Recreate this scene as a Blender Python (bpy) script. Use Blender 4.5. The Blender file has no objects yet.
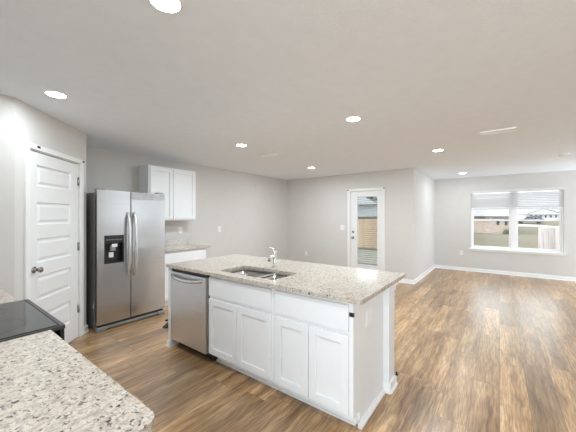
import bpy, bmesh, math, random
from mathutils import Vector, Matrix
random.seed(7)
SC = bpy.context.scene
COL = SC.collection

# ------------------------------------------------------------------ camera
cam_d = bpy.data.cameras.new('camera')
cam = bpy.data.objects.new('camera', cam_d)
COL.objects.link(cam)
cam.location = (0, 0, 1.424)
cam.rotation_euler = (math.radians(90), 0, math.radians(36.76 - 90))
cam_d.sensor_width = 36.0
cam_d.lens = 283.26 / 576 * 36
cam_d.shift_y = 0.36 / 576
cam_d.clip_start = 0.03
cam_d.clip_end = 400
SC.camera = cam

# ------------------------------------------------------------------ world, lights, exposure
world = bpy.data.worlds.new('sky')
SC.world = world
world.use_nodes = True
wb = world.node_tree.nodes['Background']
wb.inputs[0].default_value = (0.88, 0.945, 1.0, 1)
wb.inputs[1].default_value = 1.7
SC.view_settings.view_transform = 'Standard'
SC.view_settings.look = 'None'
SC.view_settings.gamma = 1
SC.view_settings.use_curve_mapping = False
SC.view_settings.exposure = 1.27
SC.cycles.diffuse_bounces = 8
SC.cycles.max_bounces = 14
SC.cycles.transparent_max_bounces = 16
SC.cycles.sample_clamp_indirect = 6
CAN_POWER = 10.0
LENS_GLOW = 12.0
def fill_light(name, loc, rot, sx, sy, power, col):
    l = bpy.data.lights.new(name, 'AREA'); l.shape = 'RECTANGLE'; l.size = sx; l.size_y = sy; l.energy = power; l.color = col
    o = bpy.data.objects.new(name, l); COL.objects.link(o); o.location = loc; o.rotation_euler = rot
# area lights added at the unseen sides to fill the room
fill_light('fill_side', (8.05, -3.5, 1.25), (math.radians(97), 0, 0), 1.0, 2.2, 24, (0.80, 0.91, 1.0))
fill_light('fill_rear', (-3.5, -0.2, 1.80), (math.radians(104), 0, math.radians(-90)), 6.5, 1.2, 62, (0.78, 0.91, 1.0))

# ------------------------------------------------------------------ materials
def new_mat(name):
    m = bpy.data.materials.new(name); m.use_nodes = True
    nt = m.node_tree
    return m, nt, nt.nodes['Principled BSDF']

class G:
    """small helper to wire nodes"""
    def __init__(s, nt): s.nt = nt
    def n(s, typ, **kw):
        nd = s.nt.nodes.new(typ)
        for k, v in kw.items(): setattr(nd, k, v)
        return nd
    def link(s, a, b): s.nt.links.new(a, b)
    def put(s, sock, v):
        if isinstance(v, bpy.types.NodeSocket): s.link(v, sock)
        else: sock.default_value = v
    def math(s, op, a, b=None, c=None):
        nd = s.n('ShaderNodeMath', operation=op)
        s.put(nd.inputs[0], a)
        if b is not None: s.put(nd.inputs[1], b)
        if c is not None: s.put(nd.inputs[2], c)
        return nd.outputs[0]
    def coord(s, scale=(1, 1, 1), kind='Object'):
        tc = s.n('ShaderNodeTexCoord'); mp = s.n('ShaderNodeMapping')
        s.link(tc.outputs[kind], mp.inputs[0]); mp.inputs['Scale'].default_value = scale
        return mp.outputs[0]
    def noise(s, vec, scale, detail=3, rough=0.5):
        nd = s.n('ShaderNodeTexNoise'); s.link(vec, nd.inputs['Vector'])
        nd.inputs['Scale'].default_value = scale; nd.inputs['Detail'].default_value = detail
        nd.inputs['Roughness'].default_value = rough
        return nd.outputs['Fac']
    def ramp(s, fac, stops, interp='LINEAR'):
        nd = s.n('ShaderNodeValToRGB'); s.link(fac, nd.inputs[0])
        cr = nd.color_ramp; cr.interpolation = interp
        while len(cr.elements) < len(stops): cr.elements.new(0.5)
        for e, (p, c) in zip(cr.elements, stops):
            e.position = p; e.color = (c, c, c, 1) if isinstance(c, (int, float)) else (*c, 1)
        return nd.outputs[0]
    def mix(s, fac, a, b, mode='MIX'):
        nd = s.n('ShaderNodeMix', data_type='RGBA', blend_type=mode)
        s.put(nd.inputs[0], fac)
        s.put(nd.inputs[6], a if isinstance(a, bpy.types.NodeSocket) else (*a, 1))
        s.put(nd.inputs[7], b if isinstance(b, bpy.types.NodeSocket) else (*b, 1))
        return nd.outputs[2]
    def bump(s, h, strength, dist, bsdf):
        nd = s.n('ShaderNodeBump'); s.link(h, nd.inputs['Height'])
        nd.inputs['Strength'].default_value = strength; nd.inputs['Distance'].default_value = dist
        s.link(nd.outputs[0], bsdf.inputs['Normal'])

def plain(name, col, rough=0.5, metal=0.0, var=0.04, scale=9, bump=0.0, bscale=120, bdist=0.002, spec=0.5):
    m, nt, b = new_mat(name); g = G(nt)
    v = g.coord()
    f = g.noise(v, scale, 3)
    lo = tuple(c * (1 - var) for c in col); hi = tuple(min(1, c * (1 + var)) for c in col)
    g.link(g.ramp(f, [(0.3, lo), (0.7, hi)]), b.inputs['Base Color'])
    b.inputs['Roughness'].default_value = rough
    b.inputs['Metallic'].default_value = metal
    b.inputs['Specular IOR Level'].default_value = spec
    if bump: g.bump(g.noise(v, bscale, 2), bump, bdist, b)
    return m

M = {}
M['wall'] = plain('wall_paint', (0.645, 0.63, 0.612), 0.75, var=0.012, bump=0.25, bscale=170, bdist=0.001, spec=0.25)
M['ceiling'] = plain('ceiling_texture', (0.85, 0.905, 0.965), 0.9, var=0.015, bump=0.7, bscale=75, bdist=0.004, spec=0.1)
M['trim'] = plain('white_trim_paint', (0.83, 0.83, 0.825), 0.35, var=0.01)
M['door'] = plain('white_door_paint', (0.80, 0.805, 0.81), 0.4, var=0.01)
M['cab'] = plain('white_cabinet_paint', (0.80, 0.815, 0.83), 0.38, var=0.01)
M['cab_in'] = plain('cabinet_shadow_gap', (0.55, 0.55, 0.55), 0.6)
M['plastic'] = plain('white_plastic', (0.85, 0.85, 0.83), 0.35, var=0.01)
M['vinyl'] = plain('white_vinyl', (0.86, 0.865, 0.87), 0.4, var=0.01)
M['blind'] = plain('white_blind', (0.72, 0.72, 0.725), 0.45, var=0.01)
M['blind_backlit'] = plain('backlit_blind', (0.30, 0.30, 0.31), 0.5)  # door slats darkened: their backlit shade is put into the colour
M['black'] = plain('black_plastic', (0.012, 0.012, 0.013), 0.35)
M['gap'] = plain('dark_gap', (0.02, 0.02, 0.02), 0.8)
M['nickel'] = plain('dark_nickel', (0.36, 0.35, 0.34), 0.25, metal=1.0)
M['chrome'] = plain('chrome', (0.80, 0.80, 0.81), 0.12, metal=1.0, var=0.01)
M['greyplastic'] = plain('grey_plastic', (0.30, 0.30, 0.30), 0.4)
M['sidegrey'] = plain('appliance_side_grey', (0.23, 0.222, 0.215), 0.5)
M['charcoal'] = plain('charcoal_enamel', (0.045, 0.045, 0.047), 0.38)
M['midgrey'] = plain('mid_grey_plastic', (0.22, 0.22, 0.22), 0.45)
M['reflection'] = plain('grey_reflection', (0.42, 0.42, 0.43), 0.3, var=0.15, scale=14)  # mottled grey that paints a reflection on the fridge door
M['label'] = plain('paper_label', (0.75, 0.75, 0.74), 0.6)

def steel(name, col, rough, axis, depth=0.25):
    """brushed stainless steel; the brushing runs along axis"""
    m, nt, b = new_mat(name); g = G(nt)
    sc = [260, 260, 260]; sc[axis] = 3
    v = g.coord(tuple(sc)); f = g.noise(v, 1.0, 2)
    g.link(g.ramp(f, [(0.3, tuple(c * 0.93 for c in col)), (0.7, tuple(c * 1.05 for c in col))]), b.inputs['Base Color'])
    g.link(g.math('MULTIPLY_ADD', f, 0.12, rough - 0.06), b.inputs['Roughness'])
    b.inputs['Metallic'].default_value = 1.0
    v2 = g.coord((1.2, 1.2, 1.2)); 
    g.bump(g.noise(v2, 1.6, 1), 0.12, 0.03, b)
    return m
M['steel'] = steel('brushed_steel', (0.56, 0.56, 0.57), 0.23, 0)
M['steel_y'] = steel('brushed_steel_front', (0.68, 0.69, 0.71), 0.33, 1)
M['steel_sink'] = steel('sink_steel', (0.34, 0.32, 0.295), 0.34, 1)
M['steel_handle'] = steel('handle_steel', (0.72, 0.72, 0.73), 0.25, 2)

def granite():
    m, nt, b = new_mat('speckled_granite'); g = G(nt)
    v = g.coord()
    big = g.noise(v, 32, 3, 0.6)
    base = g.ramp(big, [(0.30, (0.48, 0.41, 0.335)), (0.50, (0.60, 0.53, 0.45)), (0.68, (0.67, 0.615, 0.535))])
    mot = g.noise(v, 100, 3, 0.62)
    base = g.mix(g.ramp(mot, [(0.50, 0), (0.60, 0.75)]), base, (0.34, 0.30, 0.265))
    mot3 = g.noise(v, 40, 2, 0.5)
    base = g.mix(g.ramp(mot3, [(0.54, 0), (0.61, 0.36)]), base, (0.24, 0.195, 0.155))
    tc2 = g.n('ShaderNodeMapping'); g.link(v, tc2.inputs[0]); tc2.inputs['Location'].default_value = (3.1, 7.7, 1.3); tc2.inputs['Scale'].default_value = (1.0, 0.75, 1.0)
    mot2 = g.noise(tc2.outputs[0], 88, 3, 0.6)
    base = g.mix(g.ramp(mot2, [(0.605, 0), (0.655, 0.9)]), base, (0.085, 0.078, 0.074))
    fine = g.noise(v, 210, 2, 0.6)
    base = g.mix(g.ramp(fine, [(0.52, 0), (0.66, 0.5)]), base, (0.42, 0.38, 0.335))
    # distort so the flecks are irregular
    dn = g.n('ShaderNodeTexNoise'); g.link(v, dn.inputs['Vector']); dn.inputs['Scale'].default_value = 60
    add = g.n('ShaderNodeVectorMath', operation='MULTIPLY_ADD')
    g.link(dn.outputs['Color'], add.inputs[0]); add.inputs[1].default_value = (0.016, 0.016, 0.016); g.link(v, add.inputs[2])
    def flecks(scale, pick, size, col, base):
        vo = g.n('ShaderNodeTexVoronoi'); g.link(add.outputs[0], vo.inputs['Vector']); vo.inputs['Scale'].default_value = scale
        sp = g.n('ShaderNodeSeparateColor'); g.link(vo.outputs['Color'], sp.inputs[0])
        chosen = g.math('LESS_THAN', sp.outputs[0], pick)
        rad = g.math('MULTIPLY_ADD', sp.outputs[1], size, size * 0.45)
        near = g.math('SUBTRACT', rad, vo.outputs['Distance'])
        near = g.math('MULTIPLY', near, 12)
        nd = g.n('ShaderNodeClamp'); g.link(near, nd.inputs[0])
        return g.mix(g.math('MULTIPLY', g.math('MULTIPLY', chosen, nd.outputs[0]), 0.92), base, col)
    base = flecks(110, 0.22, 0.36, (0.33, 0.285, 0.245), base)
    base = flecks(75, 0.16, 0.34, (0.155, 0.14, 0.13), base)
    base = flecks(48, 0.11, 0.30, (0.045, 0.042, 0.042), base)
    g.link(base, b.inputs['Base Color'])
    b.inputs['Roughness'].default_value = 0.11
    return m
M['granite'] = granite()

def floor_mat():
    m, nt, b = new_mat('vinyl_plank_floor'); g = G(nt)
    W, L = 0.182, 1.22
    tc = g.n('ShaderNodeTexCoord'); sx = g.n('ShaderNodeSeparateXYZ'); g.link(tc.outputs['Object'], sx.inputs[0])
    X, Y = sx.outputs[0], sx.outputs[1]
    yr = g.math('DIVIDE', Y, W); row = g.math('FLOOR', yr); fy = g.math('FRACT', yr)
    wn = g.n('ShaderNodeTexWhiteNoise', noise_dimensions='1D'); g.link(row, wn.inputs['W'])
    xs = g.math('ADD', g.math('DIVIDE', X, L), wn.outputs['Value'])
    colm = g.math('FLOOR', xs); fx = g.math('FRACT', xs)
    cb = g.n('ShaderNodeCombineXYZ'); g.link(row, cb.inputs[0]); g.link(colm, cb.inputs[1])
    w2 = g.n('ShaderNodeTexWhiteNoise', noise_dimensions='2D'); g.link(cb.outputs[0], w2.inputs['Vector'])
    pid = w2.outputs['Value']
    # grain, shifted for each plank
    sh = g.math('MULTIPLY', pid, 37.0)
    wv = g.n('ShaderNodeCombineXYZ'); g.link(g.math('MULTIPLY', X, 3.5), wv.inputs[0]); g.link(g.math('MULTIPLY', Y, 6.0), wv.inputs[1]); g.link(sh, wv.inputs[2])
    wob = g.noise(wv.outputs[0], 1.0, 2, 0.5)
    gv = g.n('ShaderNodeCombineXYZ'); g.link(g.math('MULTIPLY', X, 1.1), gv.inputs[0]); g.link(g.math('ADD', g.math('MULTIPLY', Y, 15.0), g.math('MULTIPLY', wob, 1.5)), gv.inputs[1]); g.link(sh, gv.inputs[2])
    n1 = g.noise(gv.outputs[0], 1.0, 5, 0.62)
    gv2 = g.n('ShaderNodeCombineXYZ'); g.link(g.math('MULTIPLY', X, 6.0), gv2.inputs[0]); g.link(g.math('MULTIPLY', Y, 95.0), gv2.inputs[1]); g.link(sh, gv2.inputs[2])
    n2 = g.noise(gv2.outputs[0], 1.0, 3, 0.6)
    gv3 = g.n('ShaderNodeCombineXYZ'); g.link(g.math('MULTIPLY', X, 2.2), gv3.inputs[0]); g.link(g.math('MULTIPLY', Y, 4.5), gv3.inputs[1]); g.link(sh, gv3.inputs[2])
    n3 = g.noise(gv3.outputs[0], 1.0, 3, 0.55)
    col = g.ramp(n1, [(0.28, (0.18, 0.092, 0.037)), (0.44, (0.41, 0.24, 0.108)), (0.57, (0.555, 0.35, 0.175)), (0.75, (0.75, 0.53, 0.315))])
    tone = g.ramp(pid, [(0.0, 0.68), (0.5, 0.98), (1.0, 1.22)])
    col = g.mix(1.0, col, tone, 'MULTIPLY')
    col = g.mix(g.ramp(n3, [(0.55, 0), (0.75, 0.45)]), col, (0.115, 0.066, 0.037))
    col = g.mix(g.ramp(n2, [(0.40, 0.5), (0.56, 0)]), col, (0.10, 0.056, 0.03))
    ey = g.math('MULTIPLY', g.math('MINIMUM', fy, g.math('SUBTRACT', 1.0, fy)), W)
    ex = g.math('MULTIPLY', g.math('MINIMUM', fx, g.math('SUBTRACT', 1.0, fx)), L)
    e = g.math('MINIMUM', ex, ey)
    seam = g.math('LESS_THAN', e, 0.0016)
    col = g.mix(g.math('MULTIPLY', seam, 0.65), col, (0.05, 0.03, 0.018))
    g.link(col, b.inputs['Base Color'])
    g.link(g.ramp(n1, [(0.3, 0.30), (0.7, 0.42)]), b.inputs['Roughness'])
    b.inputs['Coat Weight'].default_value = 0.45; b.inputs['Coat Roughness'].default_value = 0.28
    h = g.math('SUBTRACT', g.math('MULTIPLY_ADD', n2, 0.4, n1), seam)
    g.bump(h, 0.22, 0.0018, b)
    return m
M['floor'] = floor_mat()

def glass():
    m = bpy.data.materials.new('window_glass'); m.use_nodes = True
    nt = m.node_tree; nt.nodes.clear(); g = G(nt)
    out = g.n('ShaderNodeOutputMaterial'); mx = g.n('ShaderNodeMixShader'); tr = g.n('ShaderNodeBsdfTransparent'); gl = g.n('ShaderNodeBsdfGlossy')
    tr.inputs[0].default_value = (0.95, 0.965, 0.96, 1); gl.inputs['Roughness'].default_value = 0.02
    fr = g.n('ShaderNodeFresnel'); fr.inputs[0].default_value = 1.45
    g.link(g.math('MULTIPLY', fr.outputs[0], 0.35), mx.inputs[0]); g.link(tr.outputs[0], mx.inputs[1]); g.link(gl.outputs[0], mx.inputs[2]); g.link(mx.outputs[0], out.inputs[0])
    return m
M['glass'] = glass()

def cooktop():
    m, nt, b = new_mat('black_ceramic_glass'); g = G(nt)
    v = g.coord()
    sp = g.noise(v, 260, 2)
    g.link(g.ramp(sp, [(0.45, (0.016, 0.016, 0.017)), (0.75, (0.05, 0.05, 0.05))]), b.inputs['Base Color'])
    b.inputs['Roughness'].default_value = 0.10
    b.inputs['IOR'].default_value = 1.55
    return m
M['cooktop'] = cooktop()

def emit(name, col, strength):
    m = bpy.data.materials.new(name); m.use_nodes = True
    nt = m.node_tree; nt.nodes.clear(); g = G(nt)
    out = g.n('ShaderNodeOutputMaterial'); e = g.n('ShaderNodeEmission')
    e.inputs[0].default_value = (*col, 1); e.inputs[1].default_value = strength
    g.link(e.outputs[0], out.inputs[0])
    return m
M['lamp'] = emit('lamp_lens', (1, 0.97, 0.92), LENS_GLOW)

def grass():
    m, nt, b = new_mat('dormant_grass'); g = G(nt)
    v = g.coord()
    a = g.noise(v, 0.35, 4, 0.6); c = g.noise(v, 6, 4, 0.7)
    col = g.ramp(a, [(0.35, (0.088, 0.066, 0.036)), (0.5, (0.108, 0.083, 0.047)), (0.66, (0.088, 0.072, 0.036))])
    g.link(g.mix(g.ramp(c, [(0.4, 0.0), (0.7, 0.4)]), col, (0.13, 0.11, 0.06)), b.inputs['Base Color'])
    b.inputs['Roughness'].default_value = 0.95
    return m
M['grass'] = grass()

def brick():
    m, nt, b = new_mat('tan_brick'); g = G(nt)
    tc = g.n('ShaderNodeTexCoord'); sx = g.n('ShaderNodeSeparateXYZ'); g.link(tc.outputs['Object'], sx.inputs[0])
    cb = g.n('ShaderNodeCombineXYZ'); g.link(g.math('ADD', sx.outputs[1], sx.outputs[0]), cb.inputs[0]); g.link(sx.outputs[2], cb.inputs[1])
    bt = g.n('ShaderNodeTexBrick'); g.link(cb.outputs[0], bt.inputs['Vector'])
    bt.inputs['Color1'].default_value = (0.36, 0.26, 0.20, 1); bt.inputs['Color2'].default_value = (0.50, 0.39, 0.32, 1); bt.inputs['Mortar'].default_value = (0.50, 0.45, 0.40, 1)
    bt.inputs['Scale'].default_value = 2.2
    g.link(bt.outputs['Color'], b.inputs['Base Color']); b.inputs['Roughness'].default_value = 0.9
    return m
M['brick'] = brick()
M['shingle'] = plain('grey_shingles', (0.27, 0.265, 0.27), 0.9, var=0.15, scale=20)
M['greysiding'] = plain('grey_siding', (0.40, 0.405, 0.415), 0.8)
M['siding'] = plain('white_siding', (0.84, 0.84, 0.83), 0.7)
M['concrete'] = plain('pale_concrete', (0.46, 0.435, 0.40), 0.9, var=0.06, scale=3)
M['patio'] = plain('weathered_patio', (0.165, 0.150, 0.122), 0.9, var=0.2, scale=5)
M['bright'] = plain('bright_white_enamel', (0.93, 0.93, 0.93), 0.4, var=0.005)
M['darkwin'] = plain('dark_window', (0.03, 0.033, 0.04), 0.15)
M['carpaint'] = plain('dark_car_paint', (0.02, 0.021, 0.025), 0.25)
M['carpale'] = plain('pale_car_paint', (0.55, 0.56, 0.58), 0.25)
M['rubber'] = plain('tyre_rubber', (0.02, 0.02, 0.02), 0.8)
M['soil'] = plain('bare_soil', (0.20, 0.125, 0.07), 0.95, var=0.2, scale=3)
M['leaf'] = plain('olive_leaves', (0.07, 0.09, 0.035), 0.7, var=0.3, scale=30)
M['bark'] = plain('bark', (0.12, 0.09, 0.065), 0.9, var=0.2, scale=30)

def boards(name, c1, c2, width, axis):
    m, nt, b = new_mat(name); g = G(nt)
    tc = g.n('ShaderNodeTexCoord'); sx = g.n('ShaderNodeSeparateXYZ'); g.link(tc.outputs['Object'], sx.inputs[0])
    r = g.math('DIVIDE', sx.outputs[axis], width)
    wn = g.n('ShaderNodeTexWhiteNoise', noise_dimensions='1D'); g.link(g.math('FLOOR', r), wn.inputs['W'])
    v = g.coord((30, 30, 2)); f = g.noise(v, 1.0, 3)
    col = g.mix(wn.outputs['Value'], c1, c2)
    col = g.mix(g.ramp(f, [(0.45, 0), (0.8, 0.5)]), col, tuple(c * 0.6 for c in c1))
    g.link(col, b.inputs['Base Color']); b.inputs['Roughness'].default_value = 0.85
    return m
M['fence_tan'] = boards('tan_fence_boards', (0.46, 0.32, 0.21), (0.56, 0.42, 0.30), 0.145, 1)
M['fence_grey'] = boards('weathered_fence_boards', (0.42, 0.35, 0.33), (0.56, 0.49, 0.47), 0.145, 1)

# ------------------------------------------------------------------ mesh helpers
def P(o):
    return Vector(o.get('_w', (0, 0, 0))) if o else Vector((0, 0, 0))

WLOC = {}          # world location of each empty, children are shifted by it

class MB:
    def __init__(s, xf=None):
        s.v = []; s.f = []; s.smooth = []; s.xf = xf
    def add(s, vs, fs, smooth=False):
        o = len(s.v); s.v += [Vector(p) for p in vs]
        for f in fs: s.f.append([i + o for i in f]); s.smooth.append(smooth)
        return s
    def box(s, x0, x1, y0, y1, z0, z1):
        x0, x1 = min(x0, x1), max(x0, x1); y0, y1 = min(y0, y1), max(y0, y1); z0, z1 = min(z0, z1), max(z0, z1)
        vs = [(x0, y0, z0), (x1, y0, z0), (x1, y1, z0), (x0, y1, z0), (x0, y0, z1), (x1, y0, z1), (x1, y1, z1), (x0, y1, z1)]
        return s.add(vs, [(0, 3, 2, 1), (4, 5, 6, 7), (0, 1, 5, 4), (1, 2, 6, 5), (2, 3, 7, 6), (3, 0, 4, 7)])
    def frame(s, x0, x1, y0, y1, z0, z1, holes, axis):
        """a slab with rectangular holes (a0,a1,z0,z1); axis = 'x' (slab thin in x, holes in y,z) or 'y' (thin in y, holes in x,z)"""
        A = sorted({(y0 if axis == 'x' else x0), (y1 if axis == 'x' else x1)} | {h[0] for h in holes} | {h[1] for h in holes})
        Zs = sorted({z0, z1} | {h[2] for h in holes} | {h[3] for h in holes})
        for a, b in zip(A, A[1:]):
            for c, d in zip(Zs, Zs[1:]):
                ma, mz = (a + b) / 2, (c + d) / 2
                if any(h[0] < ma < h[1] and h[2] < mz < h[3] for h in holes): continue
                if axis == 'x': s.box(x0, x1, a, b, c, d)
                else: s.box(a, b, y0, y1, c, d)
        return s
    def prism(s, pts, z0, z1):
        n = len(pts)
        vs = [(x, y, z0) for x, y in pts] + [(x, y, z1) for x, y in pts]
        return s.add(vs, [tuple(range(n - 1, -1, -1)), tuple(range(n, 2 * n))] + [(i, (i + 1) % n, (i + 1) % n + n, i + n) for i in range(n)])
    def lathe(s, prof, c=(0, 0, 0), axis='z', n=24, smooth=True):
        """prof: (radius, height) pairs, closed with caps at both ends"""
        vs = []
        for r, h in prof:
            for k in range(n):
                a = 2 * math.pi * k / n; p, q = r * math.cos(a), r * math.sin(a)
                if axis == 'z': w = (p, q, h)
                elif axis == 'x': w = (h, p, q)
                else: w = (q, h, p)
                vs.append((w[0] + c[0], w[1] + c[1], w[2] + c[2]))
        m = len(prof); fs = []
        for i in range(m - 1):
            for k in range(n):
                fs.append((i * n + k, i * n + (k + 1) % n, (i + 1) * n + (k + 1) % n, (i + 1) * n + k))
        s.add(vs, fs, smooth)
        o = len(s.v) - len(vs)
        s.f.append([o + k for k in range(n - 1, -1, -1)]); s.smooth.append(False)
        s.f.append([o + (m - 1) * n + k for k in range(n)]); s.smooth.append(False)
        return s
    def tube(s, pts, radii, n=14, flat=1.0):
        pts = [Vector(p) for p in pts]
        if isinstance(radii, (int, float)): radii = [radii] * len(pts)
        vs = []; up = Vector((0, 0, 1)); prev = None
        for i, p in enumerate(pts):
            t = (pts[min(i + 1, len(pts) - 1)] - pts[max(i - 1, 0)]).normalized()
            if prev is None:
                a = up if abs(t.z) < 0.9 else Vector((0, 1, 0))
                u = t.cross(a).normalized()
            else:
                u = (prev - t * prev.dot(t)).normalized()
            prev = u; w = t.cross(u)
            for k in range(n):
                an = 2 * math.pi * k / n
                vs.append(p + (u * math.cos(an) + w * math.sin(an) * flat) * radii[i])
        m = len(pts); fs = []
        for i in range(m - 1):
            for k in range(n):
                fs.append((i * n + k, i * n + (k + 1) % n, (i + 1) * n + (k + 1) % n, (i + 1) * n + k))
        s.add(vs, fs, True)
        o = len(s.v) - len(vs)
        s.f.append([o + k for k in range(n - 1, -1, -1)]); s.smooth.append(False)
        s.f.append([o + (m - 1) * n + k for k in range(n)]); s.smooth.append(False)
        return s
    def build(s, name, mat, parent=None, bevel=0.0, seg=2, local=False):
        me = bpy.data.meshes.new(name)
        off = Vector((0, 0, 0))
        if parent is not None and not local: off = WLOC.get(parent.name, off)
        vs = [Vector(s.xf(*p)) if s.xf else p for p in s.v]
        me.from_pydata([tuple(p - off) for p in vs], [], s.f)
        me.polygons.foreach_set('use_smooth', s.smooth)
        bm = bmesh.new(); bm.from_mesh(me)
        bmesh.ops.recalc_face_normals(bm, faces=bm.faces)
        bm.to_mesh(me); bm.free(); me.update()
        o = bpy.data.objects.new(name, me); COL.objects.link(o)
        me.materials.append(M[mat])
        if parent is not None:
            o.parent = parent
        WLOC[o.name] = off
        if bevel:
            md = o.modifiers.new('bevel', 'BEVEL'); md.width = bevel; md.segments = seg; md.limit_method = 'ANGLE'; md.angle_limit = math.radians(40)
            md.harden_normals = False
        return o

def tag(o, label, cat, group=None, kind=None):
    if label: o['label'] = label
    if cat: o['category'] = cat
    if group: o['group'] = group
    if kind: o['kind'] = kind
    return o

def thing(name, label, cat, loc=(0, 0, 0), group=None, kind=None):
    o = bpy.data.objects.new(name, None); COL.objects.link(o); o.location = loc
    o.empty_display_size = 0.1
    WLOC[o.name] = Vector(loc)
    return tag(o, label, cat, group, kind)

def struct(o): o['kind'] = 'structure'; return o

def copy_tree(root, loc, label):
    r = root.copy(); COL.objects.link(r); r.location = loc; r['label'] = label
    for ch in list(root.children):
        c = ch.copy(); COL.objects.link(c); c.parent = r
        for gch in ch.children:
            d = gch.copy(); COL.objects.link(d); d.parent = c
    return r

def rrect(x0, x1, y0, y1, r, n=6, corners=(1, 1, 1, 1)):
    """rounded rectangle outline, counter-clockwise from the (x0,y0) corner"""
    pts = []
    for (cx, cy, a0, on) in ((x0, y0, 180, corners[0]), (x1, y0, 270, corners[1]), (x1, y1, 0, corners[2]), (x0, y1, 90, corners[3])):
        if not on: pts.append((cx, cy)); continue
        ox = cx + (r if cx == x0 else -r); oy = cy + (r if cy == y0 else -r)
        for k in range(n + 1):
            a = math.radians(a0 + 90 * k / n); pts.append((ox + r * math.cos(a), oy + r * math.sin(a)))
    return pts

def slab_with_hole(name, outer, holes, z0, z1, mat, parent=None, bevel=0.003):
    bm = bmesh.new(); edges = []
    for loop in [outer] + holes:
        vs = [bm.verts.new((x, y, z1)) for x, y in loop]
        edges += [bm.edges.new((vs[i], vs[(i + 1) % len(vs)])) for i in range(len(vs))]
    bmesh.ops.triangle_fill(bm, use_beauty=True, edges=edges)
    geo = bmesh.ops.extrude_face_region(bm, geom=list(bm.faces))
    for e in geo['geom']:
        if isinstance(e, bmesh.types.BMVert): e.co.z = z0
    bmesh.ops.recalc_face_normals(bm, faces=bm.faces)
    me = bpy.data.meshes.new(name); 
    off = WLOC.get(parent.name, Vector()) if parent else Vector()
    for v in bm.verts: v.co -= off
    bm.to_mesh(me); bm.free()
    o = bpy.data.objects.new(name, me); COL.objects.link(o); me.materials.append(M[mat])
    if parent: o.parent = parent
    WLOC[o.name] = off
    if bevel:
        md = o.modifiers.new('bevel', 'BEVEL'); md.width = bevel; md.segments = 2; md.limit_method = 'ANGLE'; md.angle_limit = math.radians(50)
    return o

# ------------------------------------------------------------------ room shell
H = 2.44
YB, XD, YN, XW = 4.764, 6.349, 1.45, 8.736      # back wall, patio-door wall, nook wall, window wall
XR, YE, XE = -0.25, -3.6, -3.4                  # wall behind the range, open ends of the room
floor_pts = [(XE, YE), (XW + .1, YE), (XW + .1, YN + .1), (XD + .1, YN + .1), (XD + .1, YB + .1), (XE, YB + .1)]
struct(MB().prism(floor_pts, -0.1, 0).build('floor', 'floor'))
struct(MB().prism(floor_pts, H, H + 0.08).build('ceiling', 'ceiling'))
C4 = (1.313, 4.090); C5 = (0.536, 3.313)
R2 = 2 ** -.5
def D(s, n, z):            # pantry diagonal: s along it from the corner near the range, n out of it into the kitchen
    return (C5[0] + s * R2 + n * R2, C5[1] + s * R2 - n * R2, z)
SL = math.hypot(C4[0] - C5[0], C4[1] - C5[1])
struct(MB().box(C4[0] - .1, XD, YB, YB + .1, 0, H).build('wall_back', 'wall'))
DY0, DY1, DZ = 2.105, 2.875, 2.02              # patio door opening
struct(MB().frame(XD, XD + .12, YN, YB + .1, 0, H, [(DY0, DY1, -0.01, DZ)], 'x').build('wall_patio', 'wall'))
struct(MB().box(XD + .1205, XW, YN, YN + .12, 0, H).build('wall_nook', 'wall'))
WY0, WY1, WZ0, WZ1 = -1.150, 0.600, 0.600, 2.080
struct(MB().frame(XW, XW + .14, YE, YN + .12, 0, H, [(WY0, WY1, WZ0, WZ1)], 'x').build('wall_window', 'wall'))
struct(MB().frame(XE, 7.5, YE, YE + .12, 0, H, [(4.3, 5.7, 1.20, 2.08)], 'y').build('wall_right', 'wall'))
w2 = thing('added_window', 'unseen white window added opposite the refrigerator to brighten it', 'window', (5.0, YE, 1.10), kind='structure')  # made-up window, gives the refrigerator something bright to reflect
c = MB(); c.frame(4.3, 5.7, YE + .03, YE + .09, 1.20, 2.08, [(4.35, 4.975, 1.25, 2.03), (5.025, 5.65, 1.25, 2.03)], 'y'); c.build('window_frame', 'vinyl', w2, .003)
MB().box(4.35, 5.65, YE + .055, YE + .06, 1.25, 2.03).build('pane', 'glass', w2)
MB().box(4.26, 5.74, YE + .12, YE + .165, 1.175, 1.20).build('window_sill', 'trim', w2, .004)
# pantry walls
PS0, PS1, PZ = 0.160, 0.930, 2.045
w = MB(lambda s, n, z: D(s, n, z))
w.frame(0, SL, -.1, 0, 0, H, [(PS0, PS1, -0.01, PZ)], 'y')
struct(w.build('wall_pantry', 'wall'))
struct(MB().box(C4[0] - .1, C4[0], C4[1] + .002, YB, 0, H).build('wall_fridge_side', 'wall'))
struct(MB().box(XR - .12, C5[0] - .002, C5[1], C5[1] + .1, 0, H).build('wall_left', 'wall'))
struct(MB().box(XR - .12, XR, 0.62, C5[1], 0, H).build('wall_range', 'wall'))

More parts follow.
